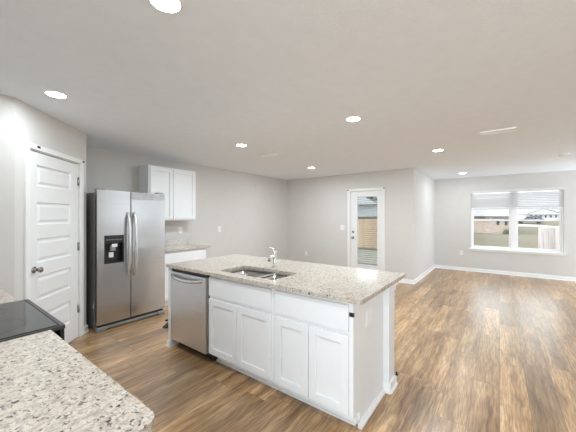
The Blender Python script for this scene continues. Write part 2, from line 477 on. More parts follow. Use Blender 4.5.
# baseboards: board with a small shoe moulding
def base_run(name, p0, p1, n, parent=None, h=.085):
    """p0->p1 along the wall, n the unit normal into the room"""
    d = Vector((p1[0] - p0[0], p1[1] - p0[1])); L = d.length; d.normalize()
    def xf(s, o, z): return (p0[0] + d.x * s + n[0] * o, p0[1] + d.y * s + n[1] * o, z)
    m = MB(xf)
    m.add([(0, 0, 0), (L, 0, 0), (0, .013, 0), (L, .013, 0), (0, .013, h - .012), (L, .013, h - .012), (0, .006, h), (L, .006, h), (0, 0, h), (L, 0, h)],
          [(0, 1, 3, 2), (2, 3, 5, 4), (4, 5, 7, 6), (6, 7, 9, 8), (8, 9, 1, 0), (0, 2, 4, 6, 8), (1, 9, 7, 5, 3)])
    m.add([(0, .013, 0), (L, .013, 0), (0, .026, 0), (L, .026, 0), (0, .024, .01), (L, .024, .01), (0, .013, .018), (L, .013, .018)],
          [(0, 1, 3, 2), (2, 3, 5, 4), (4, 5, 7, 6), (6, 7, 1, 0), (0, 2, 4, 6), (1, 7, 5, 3)])
    return m.build(name, 'trim', parent)
struct(base_run('baseboard_back', (3.20, YB), (XD, YB), (0, -1)))
b = struct(base_run('baseboard_patio', (XD, YN - .012), (XD, 2.02), (-1, 0)))
struct(base_run('baseboard_patio_corner', (XD, 2.97), (XD, YB), (-1, 0)))
struct(base_run('baseboard_nook', (XD - .012, YN), (XW, YN), (0, -1)))
struct(base_run('baseboard_window', (XW, YE), (XW, YN), (-1, 0)))
struct(base_run('baseboard_pantry', D(1.015, 0, 0)[:2], D(SL + .01, 0, 0)[:2], (R2, -R2)))

# ------------------------------------------------------------------ pantry door (door_1)
d1 = thing('door_1', 'white five-panel pantry door with dark knob in the angled wall beside the refrigerator', 'door', D(PS0, 0, 0), kind='structure')
c = MB(D)
c.box(PS0 - .052, PS0 - .002, 0, .018, 0, PZ + .052); c.box(PS1 + .012, PS1 + .082, 0, .018, 0, PZ + .052)
c.box(PS0 - .002, PS1 + .012, 0, .018, PZ + .002, PZ + .052)
c.box(PS0, PS0 + .008, -.1, .0, 0, PZ); c.box(PS1 - .008, PS1, -.1, 0, 0, PZ); c.box(PS0, PS1, -.1, 0, PZ - .008, PZ)
c.build('casing', 'trim', d1, .003)
ds0, ds1, dz0, dz1 = PS0 + .012, PS1 - .012, .012, PZ - .016
pan = [(1.712, 1.912), (1.345, 1.560), (.983, 1.212), (.622, .853), (.235, .477)]
px0, px1 = .268, .792
c = MB(D)
c.frame(ds0, ds1, -.036, -.002, dz0, dz1, [(px0, px1, a, b_) for a, b_ in pan], 'y')
for a, b_ in pan:
    loops = [(0, -.002), (.009, -.016), (.024, -.016), (.046, -.006)]
    rings = []
    for ins, n in loops:
        rings.append([(px0 + ins, n, a + ins), (px1 - ins, n, a + ins), (px1 - ins, n, b_ - ins), (px0 + ins, n, b_ - ins)])
    for r0, r1 in zip(rings, rings[1:]):
        for k in range(4):
            c.add([r0[k], r0[(k + 1) % 4], r1[(k + 1) % 4], r1[k]], [(0, 1, 2, 3)])
    c.add(rings[-1], [(0, 1, 2, 3)])
c.build('leaf', 'door', d1)
k = MB(D)
k.lathe([(.030, 0), (.031, .006), (.014, .010), (.011, .030), (.020, .040), (.0265, .052), (.0265, .062), (.018, .072), (.004, .075)], (.228, -.002, .925), 'y', 20)
k.build('knob', 'nickel', d1)
k = MB(D); k.box(ds0 - .011, ds0 + .001, -.004, .0005, .88, .95); k.build('strike_plate', 'nickel', d1)
for z in (1.832, 1.073, .345):
    k = MB(D); k.box(PS1 - .018, PS1 + .010, -.002, .003, z - .045, z + .045); k.lathe([(.007, -.05), (.007, .05)], (PS1 - .006, .006, z), 'z', 10)
    k.build('hinge', 'nickel', d1)
k = MB(D); k.box(PS0, PS1, -.14, -.101, 0, PZ); k.build('back_board', 'gap', d1)
for s, l in ((.262, 'small black clip on the pantry door head casing towards its knob side'), (1.0, 'small black clip on the top corner of the pantry door casing near the refrigerator')):
    k = MB(D); k.box(s - .018, s + .018, .018, .024, PZ + .022, PZ + .042); k.box(s - .006, s + .006, .024, .028, PZ + .026, PZ + .038)
    tag(k.build('casing_clip', 'black', None, .002), l, 'clip', 'black clips on the door casings')

# ------------------------------------------------------------------ patio door (door_2)
d2 = thing('door_2', 'white glazed patio door with blinds beyond the island', 'door', (XD, DY0, 0), kind='structure')
c = MB()
c.box(XD - .018, XD, DY0 - .062, DY0 - .002, 0, DZ + .055); c.box(XD - .018, XD, DY1 + .002, DY1 + .068, 0, DZ + .055)
c.box(XD - .018, XD, DY0 - .002, DY1 + .002, DZ, DZ + .055)
c.box(XD, XD + .12, DY0, DY0 + .012, 0, DZ); c.box(XD, XD + .12, DY1 - .012, DY1, 0, DZ); c.box(XD, XD + .12, DY0, DY1, DZ - .012, DZ)
c.build('casing', 'trim', d2, .003)
GY0, GY1, GZ0, GZ1 = 2.215, 2.700, .300, 1.885
c = MB(); c.frame(XD + .012, XD + .055, DY0 + .015, DY1 - .015, .012, DZ - .015, [(GY0, GY1, GZ0, GZ1)], 'x')
c.build('leaf', 'door', d2, .002)
c = MB()   # raised glazing bead
c.frame(XD + .002, XD + .014, GY0 - .028, GY1 + .028, GZ0 - .028, GZ1 + .028, [(GY0 + .004, GY1 - .004, GZ0 + .004, GZ1 - .004)], 'x')
c.build('glazing_bead', 'trim', d2, .004)
c = MB(); c.box(XD + .016, XD + .019, GY0, GY1, GZ0, GZ1); c.box(XD + .048, XD + .051, GY0, GY1, GZ0, GZ1); c.build('pane', 'glass', d2)
c = MB(); z = GZ0 + .02
while z < GZ1 - .01:
    x0, x1 = XD + .021, XD + .047
    q = .010
    c.add([(x0, GY0 + .004, z + q), (x1, GY0 + .004, z), (x1, GY1 - .004, z), (x0, GY1 - .004, z + q),
           (x0, GY0 + .004, z + q + .004), (x1, GY0 + .004, z + .004), (x1, GY1 - .004, z + .004), (x0, GY1 - .004, z + q + .004)],
          [(0, 3, 2, 1), (4, 5, 6, 7), (0, 1, 5, 4), (1, 2, 6, 5), (2, 3, 7, 6), (3, 0, 4, 7)])
    z += .047
c.box(XD + .022, XD + .046, GY0 + .004, GY1 - .004, GZ0, GZ0 + .014)
for y in (GY0 + .09, GY1 - .09): c.box(XD + .033, XD + .035, y - .002, y + .002, GZ0, GZ1)
c.build('blind_slats', 'blind_backlit', d2)
c = MB(); c.lathe([(.028, 0), (.028, -.008), (.018, -.014), (.016, -.024), (.004, -.026)], (XD + .012, 2.805, 1.055), 'x', 18)
c.box(XD - .028, XD - .012, 2.801, 2.809, 1.035, 1.075); c.build('deadbolt', 'nickel', d2)
c = MB(); c.lathe([(.031, 0), (.031, -.008), (.013, -.014), (.012, -.035), (.025, -.045), (.028, -.058), (.020, -.068), (.004, -.070)], (XD + .012, 2.805, .917), 'x', 18)
c.build('knob', 'nickel', d2)
c = MB(); c.box(XD + .002, XD + .10, DY0, DY1, 0, .011); c.build('threshold', 'nickel', d2)
for y, l in ((2.925, 'small black clip on the patio door casing corner over the deadbolt side'), (2.062, 'small black clip on the patio door casing corner nearer the window nook')):
    k = MB(); k.box(XD - .024, XD - .018, y - .016, y + .016, DZ + .018, DZ + .044); k.box(XD - .028, XD - .024, y - .006, y + .006, DZ + .024, DZ + .038)
    tag(k.build('casing_clip', 'black', None, .002), l, 'clip', 'black clips on the door casings')

# ------------------------------------------------------------------ window_1
w1 = thing('window_1', 'wide white twin window with blind over the lawn view', 'window', (XW, (WY0 + WY1) / 2, WZ0), kind='structure')
MUL = (-.325, -.225)
xg = XW + .085
c = MB(); c.frame(xg - .03, xg + .05, WY0, WY1, WZ0, WZ1, [(WY0 + .03, MUL[0], WZ0 + .03, WZ1 - .03), (MUL[1], WY1 - .03, WZ0 + .03, WZ1 - .03)], 'x')
c.build('window_frame', 'vinyl', w1, .003)
for a, b_ in ((WY0 + .03, MUL[0]), (MUL[1], WY1 - .03)):
    s = MB(); s.frame(xg - .014, xg + .012, a + .002, b_ - .002, WZ0 + .032, 1.350, [(a + .040, b_ - .030, WZ0 + .065, 1.308)], 'x'); lo = s.build('lower_sash', 'vinyl', w1, .003)
    s = MB(); s.box(xg - .001, xg + .003, a + .038, b_ - .028, WZ0 + .063, 1.310); s.build('pane', 'glass', lo)
    s = MB(); s.box(xg - .024, xg - .014, (a + b_) / 2 - .03, (a + b_) / 2 + .03, 1.352, 1.364); s.build('sash_lock', 'vinyl', lo)
    s = MB(); s.frame(xg + .014, xg + .038, a + .002, b_ - .002, 1.318, WZ1 - .032, [(a + .040, b_ - .030, 1.348, WZ1 - .065)], 'x'); up = s.build('upper_sash', 'vinyl', w1, .003)
    s = MB(); s.box(xg + .024, xg + .028, a + .038, b_ - .028, 1.346, WZ1 - .063); s.build('pane', 'glass', up)
c = MB(); c.box(XW - .045, XW + .055, WY0 - .045, WY1 + .045, WZ0 - .022, WZ0 + .001); c.box(XW - .016, XW, WY0 - .03, WY1 + .03, WZ0 - .062, WZ0 - .022)
c.build('window_sill', 'trim', w1, .004)
# blind
bl = thing('window_blind', 'white slatted blind drawn partway down the nook window', 'blind', (XW + .02, (WY0 + WY1) / 2, WZ1))
c = MB(); c.box(XW - .012, XW + .050, WY0 + .004, WY1 - .004, WZ1 - .055, WZ1 - .002); c.build('headrail', 'blind', bl, .003)
c = MB(); z = 1.66
ca, sa = math.cos(math.radians(44)) * .024, math.sin(math.radians(44)) * .024
while z < 2.015:
    x = XW + .022
    c.add([(x - ca, WY0 + .012, z + sa), (x + ca, WY0 + .012, z - sa), (x + ca, WY1 - .012, z - sa), (x - ca, WY1 - .012, z + sa),
           (x - ca, WY0 + .012, z + sa + .003), (x + ca, WY0 + .012, z - sa + .003), (x + ca, WY1 - .012, z - sa + .003), (x - ca, WY1 - .012, z + sa + .003)],
          [(0, 3, 2, 1), (4, 5, 6, 7), (0, 1, 5, 4), (1, 2, 6, 5), (2, 3, 7, 6), (3, 0, 4, 7)])
    z += .040
c.build('slats', 'blind', bl)
c = MB(); c.box(XW - .004, XW + .048, WY0 + .010, WY1 - .010, 1.598, 1.632); c.build('bottom_rail', 'blind', bl, .004)
c = MB()
for y in (WY1 - .14, -.28, WY0 + .14):
    MB().box(XW - .003, XW - .001, y - .002, y + .002, 1.63, 2.03).build('ladder_cord', 'blind', bl)

# ------------------------------------------------------------------ shaker helpers (fronts that face -x or -y)
def shaker(name, parent, a0, a1, z0, z1, front, axis, rail=.058, mat='cab'):
    """door front; axis 'x': faces -x at x=front spanning y; axis 'y': faces -y at y=front spanning x"""
    xf = (lambda a, n, z: (front + n, a, z)) if axis == 'x' else (lambda a, n, z: (a, front + n, z))
    m = MB(xf)
    m.box(a0, a0 + rail, 0, .019, z0, z1); m.box(a1 - rail, a1, 0, .019, z0, z1)
    m.box(a0 + rail, a1 - rail, 0, .019, z0, z0 + rail); m.box(a0 + rail, a1 - rail, 0, .019, z1 - rail, z1)
    m.box(a0 + rail, a1 - rail, .011, .018, z0 + rail, z1 - rail)
    return m.build(name, mat, parent, .0022)
def slab(name, parent, a0, a1, z0, z1, front, axis, mat='cab'):
    xf = (lambda a, n, z: (front + n, a, z)) if axis == 'x' else (lambda a, n, z: (a, front + n, z))
    return MB(xf).box(a0, a1, 0, .019, z0, z1).build(name, mat, parent, .0025)

# ------------------------------------------------------------------ island
ZC = 0.90; ZU = 0.87
FX = 1.735            # face frame
DXF = FX - .019       # door fronts
KX = 1.822            # toe board
BX = 2.325            # back of the cabinets = front of the half wall
YP = .764             # outer face of the end panel
def island_cabinet(label, y0, y1, kick_y0):
    t = thing('base_cabinet', label, 'cabinet', (FX, (y0 + y1) / 2, 0), 'white island base cabinets')
    m = MB(); q = .016
    m.box(FX, FX + .019, y0, y1, .10, ZU - .03); m.box(FX, FX + .019, y0, y1, ZU - .03, ZU - .002); m.box(FX + .019, BX - .002, y0, y0 + q, .10, ZU - .002); m.box(FX + .019, BX - .002, y1 - q, y1, .10, ZU - .002)
    m.box(BX - .012, BX - .002, y0 + q, y1 - q, .10, ZU - .002); m.box(FX + .019, BX - .012, y0 + q, y1 - q, .10, .116); m.box(KX + .02, BX - .002, y0, y1, 0, .10); m.build('body', 'cab', t)
    m = MB(); m.box(KX, KX + .019, kick_y0, y1, 0, .10)
    m.box(KX - .012, KX, kick_y0, y1, 0, .016); m.build('toe_board', 'cab', t, .003)
    return t
t = island_cabinet('white base cabinet under the sink, next to the dishwasher', 1.430, 2.232, 1.430)
slab('false_drawer_front', t, 1.456, 2.228, .668, .843, DXF, 'x')
shaker('door', t, 1.456, 1.838, .118, .640, DXF, 'x'); shaker('door', t, 1.844, 2.228, .118, .640, DXF, 'x')
t = island_cabinet('white base cabinet with the black tag at the island end', YP, 1.428, YP + .02)
slab('drawer_front', t, .792, 1.408, .668, .843, DXF, 'x')
shaker('door', t, .792, 1.097, .118, .640, DXF, 'x'); shaker('door', t, 1.103, 1.408, .118, .640, DXF, 'x')
k = MB(); k.box(FX - .003, FX, YP - .002, YP + .034, .765, .793); k.box(FX - .003, FX + .012, YP - .003, YP, .765, .793)
tag(k.build('cabinet_tag', 'black', None, .001), 'small black tag wrapped on the island corner below the countertop', 'tag')
# half wall that backs the island
struct(MB().box(BX, BX + .145, .716, 2.915, 0, ZU).build('wall_island', 'cab', None, .002))
m = MB(); m.box(BX - .012, BX + .157, .704, .716, .80, ZU); m.box(BX - .012, BX, .716, .762, .80, ZU); m.box(BX + .145, BX + .157, .704, 2.915, .80, ZU)
m.box(BX - .020, BX + .165, .696, .716, .845, ZU)
struct(m.build('trim_1', 'cab', None, .003))
struct(base_run('baseboard_island_side', (KX - .014, YP), (BX, YP), (0, -1), h=.032))
struct(base_run('baseboard_island_post', (BX - .012, .716), (BX + .160, .716), (0, -1)))
struct(base_run('baseboard_island_return', (BX, YP - .002), (BX, .700), (-1, 0)))
struct(base_run('baseboard_island_back', (BX + .145, 2.915), (BX + .145, .700), (1, 0)))
k = MB(); k.lathe([(.010, 0), (.012, .006), (.006, .014), (.010, .020), (.003, .030)], (BX + .135, .695, .086), 'z', 12)
tag(k.build('rubber_bumper', 'black'), 'tiny black bumper on top of the island post baseboard', 'bumper')
# left end panel
t = thing('end_panel', 'narrow white end panel closing the dishwasher end of the island', 'panel', (FX, 2.91, 0))
m = MB(); m.box(FX - .030, BX - .002, 2.868, 2.915, 0, ZU - .002); m.build('board', 'cab', t, .002)
m = MB(); m.box(FX - .040, FX - .030, 2.874, 2.930, 0, .065); m.box(FX - .028, BX, 2.915, 2.930, 0, .065); m.box(FX - .047, FX - .040, 2.872, 2.938, 0, .018); m.build('base_moulding', 'trim', t, .003)
# dishwasher
t = thing('dishwasher', 'stainless steel dishwasher with a bowed handle at the end of the island', 'dishwasher', (FX, 2.56, 0))
m = MB(); m.box(FX + .004, BX - .02, 2.236, 2.866, .085, ZU - .003); m.build('tub', 'black', t)
m = MB(); m.box(FX - .035, FX + .002, 2.256, 2.858, .098, .832); m.build('door', 'steel_y', t, .006)
m = MB(); m.box(FX - .012, FX + .003, 2.240, 2.256, .098, .838); m.build('side_trim', 'nickel', t, .002)
m = MB(); m.box(FX - .020, FX + .004, 2.240, 2.862, .834, .867); m.build('control_panel', 'black', t, .003)
hy = [2.300, 2.312, 2.36, 2.44, 2.566, 2.69, 2.77, 2.818, 2.830]; m = MB()
mid = 2.565
m.tube([(FX - .036 - .034 * (1 - ((y - mid) / .268) ** 4), y, .794 - .024 * (1 - ((y - mid) / .268) ** 2)) for y in hy], [.010, .012, .013, .014, .014, .014, .013, .012, .010], 12, 1.25)
m.build('handle', 'steel_handle', t)
m = MB(); m.box(KX - .02, KX, 2.236, 2.866, .004, .098); m.build('kick_plate', 'black', t, .003)
for y in (2.27, 2.835):
    m = MB(); m.lathe([(.018, 0), (.018, .010), (.007, .014), (.007, .088)], (KX + .05, y, 0), 'z', 12); m.build('foot', 'nickel', t)

# countertop with the sink cut-out
SX0, SX1, SY0, SY1 = 1.792, 2.152, 1.485, 2.178
top = slab_with_hole('island_countertop', rrect(1.683, 2.724, .689, 2.933, .012, 4), [rrect(SX0, SX1, SY0, SY1, .05, 5)], ZU, ZC, 'granite')
tag(top, 'long speckled granite island countertop holding the double sink', 'countertop')
# sink
t = thing('kitchen_sink', 'stainless double bowl sink set into the island countertop', 'sink', ((SX0 + SX1) / 2, (SY0 + SY1) / 2, ZU))
def bowl(y0, y1, depth):
    m = MB()
    z1 = ZU - .001; z0 = z1 - depth
    rings = []
    for ins, z, r in ((0, z1, .05), (.004, z1 - .02, .05), (.010, z0 + .035, .05), (.022, z0 + .008, .045), (.045, z0, .03)):
        rings.append([(x, y, z) for x, y in rrect(SX0 - .004 + ins, SX1 + .004 - ins, y0 + ins, y1 - ins, r, 5)])
    n = len(rings[0])
    for r0, r1 in zip(rings, rings[1:]):
        m.add(r0 + r1, [(i, (i + 1) % n, n + (i + 1) % n, n + i) for i in range(n)], True)
    m.add(rings[-1], [tuple(range(n))])
    o = m.build('bowl', 'steel_sink', t)
    md = o.modifiers.new('thick', 'SOLIDIFY'); md.thickness = .002; md.offset = 1
    dr = MB(); dr.lathe([(.044, 0), (.044, .003), (.034, .004), (.030, -.002)], ((SX0 + SX1) / 2 + .02, (y0 + y1) / 2, z0 + .0005), 'z', 20); dr.build('drain', 'nickel', o)
YDV = 1.768
bowl(YDV + .012, SY1 + .004, .20); bowl(SY0 - .004, YDV - .012, .20)
m = MB(); m.box(SX0 - .003, SX1 + .003, YDV - .013, YDV + .013, ZU - .024, ZU - .001); m.build('divider', 'steel_handle', t, .006, 3)
# faucet
fx, fy = 2.235, 1.840
t = thing('kitchen_faucet', 'chrome single lever faucet standing behind the island sink', 'faucet', (fx, fy, ZC))
m = MB(); m.lathe([(.029, 0), (.029, .006), (.024, .012)], (fx, fy, ZC), 'z', 20); m.build('base_flange', 'chrome', t)
m = MB(); m.lathe([(.022, .010), (.021, .05), (.019, .10), (.018, .135), (.020, .150), (.020, .172), (.014, .184)], (fx, fy, ZC), 'z', 20); m.build('body', 'chrome', t)
m = MB(); m.tube([(fx - .008, fy, ZC + .095), (fx - .030, fy, ZC + .122), (fx - .055, fy, ZC + .128), (fx - .075, fy, ZC + .116), (fx - .084, fy, ZC + .094)], [.014, .0135, .013, .0135, .0145], 14); sp = m.build('spout', 'chrome', t)
m = MB(); m.tube([(fx - .0835, fy, ZC + .096), (fx - .090, fy, ZC + .074)], [.016, .016], 14); m.build('spray_head', 'nickel', sp)
m = MB(); m.tube([(fx, fy, ZC + .178), (fx - .02, fy, ZC + .197), (fx - .075, fy, ZC + .213), (fx - .120, fy, ZC + .222)], [.011, .008, .006, .0065], 12); m.build('lever', 'chrome', t)

# outlets and switches
def plate(name, label, P0, ux, un, w, h, kind, cat, group='wall outlets and switches'):
    """P0 centre on the wall, ux along the wall, un out of the wall"""
    xf = lambda a, n, z: (P0[0] + ux[0] * a + un[0] * n, P0[1] + ux[1] * a + un[1] * n, P0[2] + z)
    t = thing(name, label, cat, P0, group)
    MB(xf).box(-w / 2, w / 2, .0005, .006, -h / 2, h / 2).build('cover_plate', 'plastic', t, .002)
    if kind == 'outlet':
        for dz in (-.020, .020):
            r = MB(xf).box(-.016, .016, .006, .008, dz - .014, dz + .014).build('receptacle', 'plastic', t, .003)
            q = MB(xf)
            q.box(-.008, -.005, .008, .0085, dz - .004, dz + .006); q.box(.005, .008, .008, .0085, dz - .004, dz + .005); q.box(-.0025, .0025, .008, .0085, dz - .011, dz - .007)
            q.build('slots', 'gap', r)
    elif kind == 'plain':
        for da in (-.024, .024): MB(xf).box(da - .017, da + .017, .006, .0075, -.034, .034).build('receptacle', 'plastic', t, .001)
    else:
        MB(xf).box(-.005, .005, .006, .018, -.010, .012).build('toggle', 'plastic', t, .002)
    return t
plate('wall_outlet', 'white wall outlet under the upper cabinet, just over the granite backsplash', (3.02, YB, 1.165), (1, 0), (0, -1), .072, .116, 'outlet', 'outlet')
plate('light_switch', 'white wall switch on the long back wall, past the end of the upper cabinet', (3.945, YB, 1.155), (1, 0), (0, -1), .072, .116, 'switch', 'switch')
plate('wall_outlet', 'white wall outlet low on the wall behind the faucet, between room corner and patio door', (XD, 4.133, .44), (0, 1), (-1, 0), .072, .116, 'outlet', 'outlet')
plate('light_switch', 'white double-wide switch plate beside the patio door', (XD, 3.080, 1.150), (0, 1), (-1, 0), .115, .116, 'switch', 'switch')
plate('wall_outlet', 'white wall outlet low on the wall beside the nook window', (XW, .805, .465), (0, 1), (-1, 0), .072, .116, 'outlet', 'outlet')
plate('wall_outlet', 'white outlet on the island end panel facing the nook', (2.005, YP, .690), (1, 0), (0, -1), .125, .116, 'plain', 'outlet')

# ------------------------------------------------------------------ refrigerator
FY = 3.93
x0, x1 = 1.372, 2.247
t = thing('refrigerator', 'stainless side-by-side refrigerator with a black dispenser next to the pantry', 'refrigerator', ((x0 + x1) / 2, 4.3, 0))
cs = MB().box(x0 + .012, x1 - .012, FY + .075, YB - .03, .018, 1.725).build('cabinet', 'sidegrey', t, .004)
MB().box(x0 + .008, x0 + .012, FY + .13, FY + .16, .27, .33).build('sticker', 'label', cs)
xm = 1.768
# left door with a recess for the dispenser
dx0, dx1, dzb, dzt = 1.456, 1.676, .835, 1.180
m = MB(); m.frame(x0, xm - .006, FY, FY + .068, .085, 1.750, [(dx0, dx1, dzb, dzt)], 'y'); ld = m.build('freezer_door', 'steel', t)
dsp = MB(); dsp.frame(dx0 - .004, dx1 + .004, FY - .004, FY + .004, dzb - .004, dzt + .004, [(dx0 + .010, dx1 - .010, dzb + .010, dzt - .085)], 'y')
dsp.box(dx0, dx1, FY + .060, FY + .066, dzb, dzt); dsp.box(dx0, dx0 + .004, FY, FY + .06, dzb, dzt); dsp.box(dx1 - .004, dx1, FY, FY + .06, dzb, dzt); dsp.box(dx0, dx1, FY, FY + .06, dzb, dzb + .012); dsp.box(dx0, dx1, FY, FY + .06, dzt - .09, dzt)
dsp = dsp.build('dispenser', 'black', ld)
MB().box(1.530, 1.590, FY + .02, FY + .058, .985, 1.060).build('paddle', 'greyplastic', dsp, .004)
MB().box(1.520, 1.575, FY + .045, FY + .05, .900, .965).build('instruction_label', 'label', dsp)
MB().box(1.535, 1.600, FY - .0055, FY - .004, 1.035, 1.075).build('display', 'label', dsp)
m = MB()
for k in range(6): m.box(1.475 + k * .032, 1.495 + k * .032, FY - .0055, FY - .004, 1.125, 1.133)
m.build('buttons', 'greyplastic', dsp)
MB().box(xm + .006, x1, FY, FY + .068, .085, 1.750).build('fridge_door', 'steel', t, .004)
def handle(xc, nm):
    zs = [.640, .655, .70, .82, 1.05, 1.28, 1.40, 1.455, 1.470]
    m = MB(); m.tube([(xc, FY - .010 - .052 * (1 - abs((z - 1.055) / .415) ** 5), z) for z in zs], [.013, .015, .017, .018, .018, .018, .017, .015, .013], 12, 1.0)
    o = m.build('handle', 'steel_handle', t)
    MB().box(xc - .014, xc + .014, FY - .018, FY - .0005, .625, .660).build('handle_mount', 'steel_handle', o, .004); MB().box(xc - .014, xc + .014, FY - .018, FY - .0005, 1.450, 1.485).build('handle_mount', 'steel_handle', o, .004)
handle(1.728, 'l'); handle(1.808, 'r')
MB().box(xm - .0055, xm + .0055, FY + .008, FY + .07, .085, 1.75).build('door_gasket', 'gap', t)
MB().box(x0 + .02, x1 - .02, FY + .030, FY + .076, .022, .078).build('toe_grille', 'gap', t)
MB().box(x0 + .06, x1 - .06, FY + .012, FY + .030, .016, .050).build('kick_plate', 'midgrey', t, .006)
for a, b_ in ((x0 - .004, x0 + .11), (x1 - .10, x1 + .004)):
    MB().box(a, b_, FY - .004, FY + .075, .0, .052).build('foot_cover', 'midgrey', t, .012, 3)
for a in (x0 + .01, x1 - .10):
    MB().box(a, a + .09, FY + .02, FY + .13, 1.7505, 1.768).build('hinge_cover', 'greyplastic', t, .005)
MB().box(xm + .012, x1 - .004, FY - .0012, FY - .0002, 1.650, 1.742).build('reflection_strip', 'reflection', t)  # reflection on the steel built as a thin grey strip

# ------------------------------------------------------------------ back run: base cabinet, worktop, upper cabinet
CX0, CX1, CYF = 2.290, 3.165, 4.160
t = thing('base_cabinet', 'white base cabinet with granite top against the back wall beside the refrigerator', 'cabinet', ((CX0 + CX1) / 2, 4.45, 0))
m = MB(); m.box(CX0, CX1, CYF + .019, YB - .003, .10, ZU - .002); m.box(CX0, CX1, CYF + .09, YB - .003, 0, .10); m.build('body', 'cab', t)
slab('drawer_front', t, CX0 + .02, CX1 - .02, .668, .850, CYF, 'y')
xm2 = (CX0 + CX1) / 2
shaker('door', t, CX0 + .02, xm2 - .003, .118, .650, CYF, 'y'); shaker('door', t, xm2 + .003, CX1 - .02, .118, .650, CYF, 'y')
m = MB(); m.box(CX0, CX1, CYF + .078, CYF + .09, 0, .018); m.box(CX1, CX1 + .012, CYF + .08, YB - .003, 0, .085); m.build('base_moulding', 'trim', t, .003)
t = thing('back_countertop', 'short speckled granite countertop with backsplash under the upper cabinet', 'countertop', (xm2, 4.45, ZU))
MB().box(CX0 - .02, 3.232, CYF - .028, YB - .001, ZU, ZC).build('worktop', 'granite', t, .003)
MB().box(CX0 - .02, 3.192, YB - .021, YB - .001, ZC, ZC + .10).build('backsplash', 'granite', t, .002)
UX0, UX1, UY, UZ0, UZ1 = 2.267, 3.135, 4.430, 1.357, 2.240
t = thing('upper_cabinet', 'white two-door upper cabinet hung on the back wall beside the refrigerator', 'cabinet', ((UX0 + UX1) / 2, 4.6, UZ0))
m = MB(); m.box(UX0, UX1, UY + .019, YB - .002, UZ0, UZ1); m.build('body', 'cab', t, .002)
um = (UX0 + UX1) / 2 - .02
shaker('door', t, UX0 + .022, um - .004, UZ0 + .022, UZ1 - .022, UY, 'y'); shaker('door', t, um + .004, UX1 - .022, UZ0 + .022, UZ1 - .022, UY, 'y')

# ------------------------------------------------------------------ near run: range and counters
RY0, RY1 = 1.668, 2.366
t = thing('range', 'black glass-top range set between two speckled granite counters', 'range', (.1, 2.02, 0))
m = MB(); m.box(XR + .02, .405, RY0 + .004, RY1 - .004, .03, .885); m.build('body', 'sidegrey', t)
m = MB(); m.box(XR + .02, .450, RY0, RY1, .886, .906); m.build('cooktop_frame', 'charcoal', t, .003)
m = MB(); m.box(XR + .08, .424, RY0 + .012, RY1 - .014, .9065, .9095); ct = m.build('cooktop', 'cooktop', t, .001)
m = MB(lambda x, y, z: (x, y, z)); 
m.box(.424, .431, RY0 + .012, RY1 - .014, .9062, .9075); m.box(XR + .08, .431, RY1 - .014, RY1 - .008, .9062, .9075); m.box(XR + .08, .431, RY0 + .006, RY0 + .012, .9062, .9075); m.build('cooktop_gasket', 'gap', t)
for (x, y, r) in ((.24, 1.86, .105), (.24, 2.18, .085), (-.03, 1.86, .075), (-.03, 2.18, .105)):
    m = MB(); n = 48
    vs = [((x + rr * math.cos(2 * math.pi * k / n)), (y + rr * math.sin(2 * math.pi * k / n)), .9098) for rr in (r, r - .003) for k in range(n)]
    m.add(vs, [(k, (k + 1) % n, n + (k + 1) % n, n + k) for k in range(n)]); m.build('burner_ring', 'charcoal', ct)
m = MB(); m.box(.405, .430, RY0 + .004, RY1 - .004, .20, .800); m.build('oven_door', 'black', t, .006)
m = MB(); m.box(.431, .447, RY0 + .002, RY1 - .002, .805, .8855); m.build('front_panel', 'black', t, .003)
m = MB(); m.box(.395, .425, RY0 + .004, RY1 - .004, .04, .192); m.build('storage_drawer', 'black', t, .004)
m = MB(); m.box(XR + .021, XR + .075, RY0, RY1, .907, 1.06); m.build('back_guard', 'black', t, .006)
m = MB(); m.tube([(.431, RY0 + .12, .74), (.455, RY0 + .125, .74), (.461, RY0 + .15, .74), (.461, RY1 - .15, .74), (.455, RY1 - .125, .74), (.431, RY1 - .12, .74)], .010, 12); m.build('oven_handle', 'steel_handle', t)
for x in (XR + .06, .36):
    for y in (RY0 + .05, RY1 - .05):
        m = MB(); m.lathe([(.018, 0), (.018, .012), (.008, .014), (.008, .032)], (x, y, 0), 'z', 10); m.build('foot', 'black', t)
def near_cabinet(label, y0, y1, doors):
    t = thing('base_cabinet', label, 'cabinet', (.1, (y0 + y1) / 2, 0), 'base cabinets either side of the range')
    m = MB(); m.box(XR + .002, .335, y0, y1, .10, ZU - .002); m.box(XR + .002, .26, y0, y1, 0, .10); m.build('body', 'cab', t)
    n = len(doors) - 1
    for a, b_ in zip(doors, doors[1:]):
        xf = lambda q, nn, z: (.335 + nn, q, z)
        MB(xf).box(a + .004, b_ - .004, .0005, .019, .668, .850).build('drawer_front', 'cab', t, .0025)
        s = MB(xf); r = .058
        s.box(a + .004, a + .004 + r, .0005, .019, .118, .650); s.box(b_ - .004 - r, b_ - .004, .0005, .019, .118, .650); s.box(a + .004 + r, b_ - .004 - r, .0005, .019, .118, .118 + r); s.box(a + .004 + r, b_ - .004 - r, .0005, .019, .65 - r, .65); s.box(a + .004 + r, b_ - .004 - r, .0005, .011, .118 + r, .65 - r)
        s.build('door', 'cab', t, .0022)
near_cabinet('white base cabinet under the granite counter nearest the camera', .745, 1.660, [.75, 1.2, 1.655])
near_cabinet('white base cabinet between the range and the pantry', 2.372, C5[1] - .003, [2.38, 2.84, 3.30])
o = slab_with_hole('near_countertop', rrect(XR + .001, .393, .706, 1.664, .045, 8, (0, 1, 0, 0)), [], ZU, ZC, 'granite', None, .004)
tag(o, 'speckled granite countertop with a rounded corner in front of the range', 'countertop')
o = slab_with_hole('far_countertop', rrect(XR + .001, .405, 2.370, C5[1] - .002, .01, 3, (0, 0, 0, 0)), [], ZU, ZC, 'granite', None, .003)
tag(o, 'speckled granite countertop between the range and the pantry door', 'countertop')

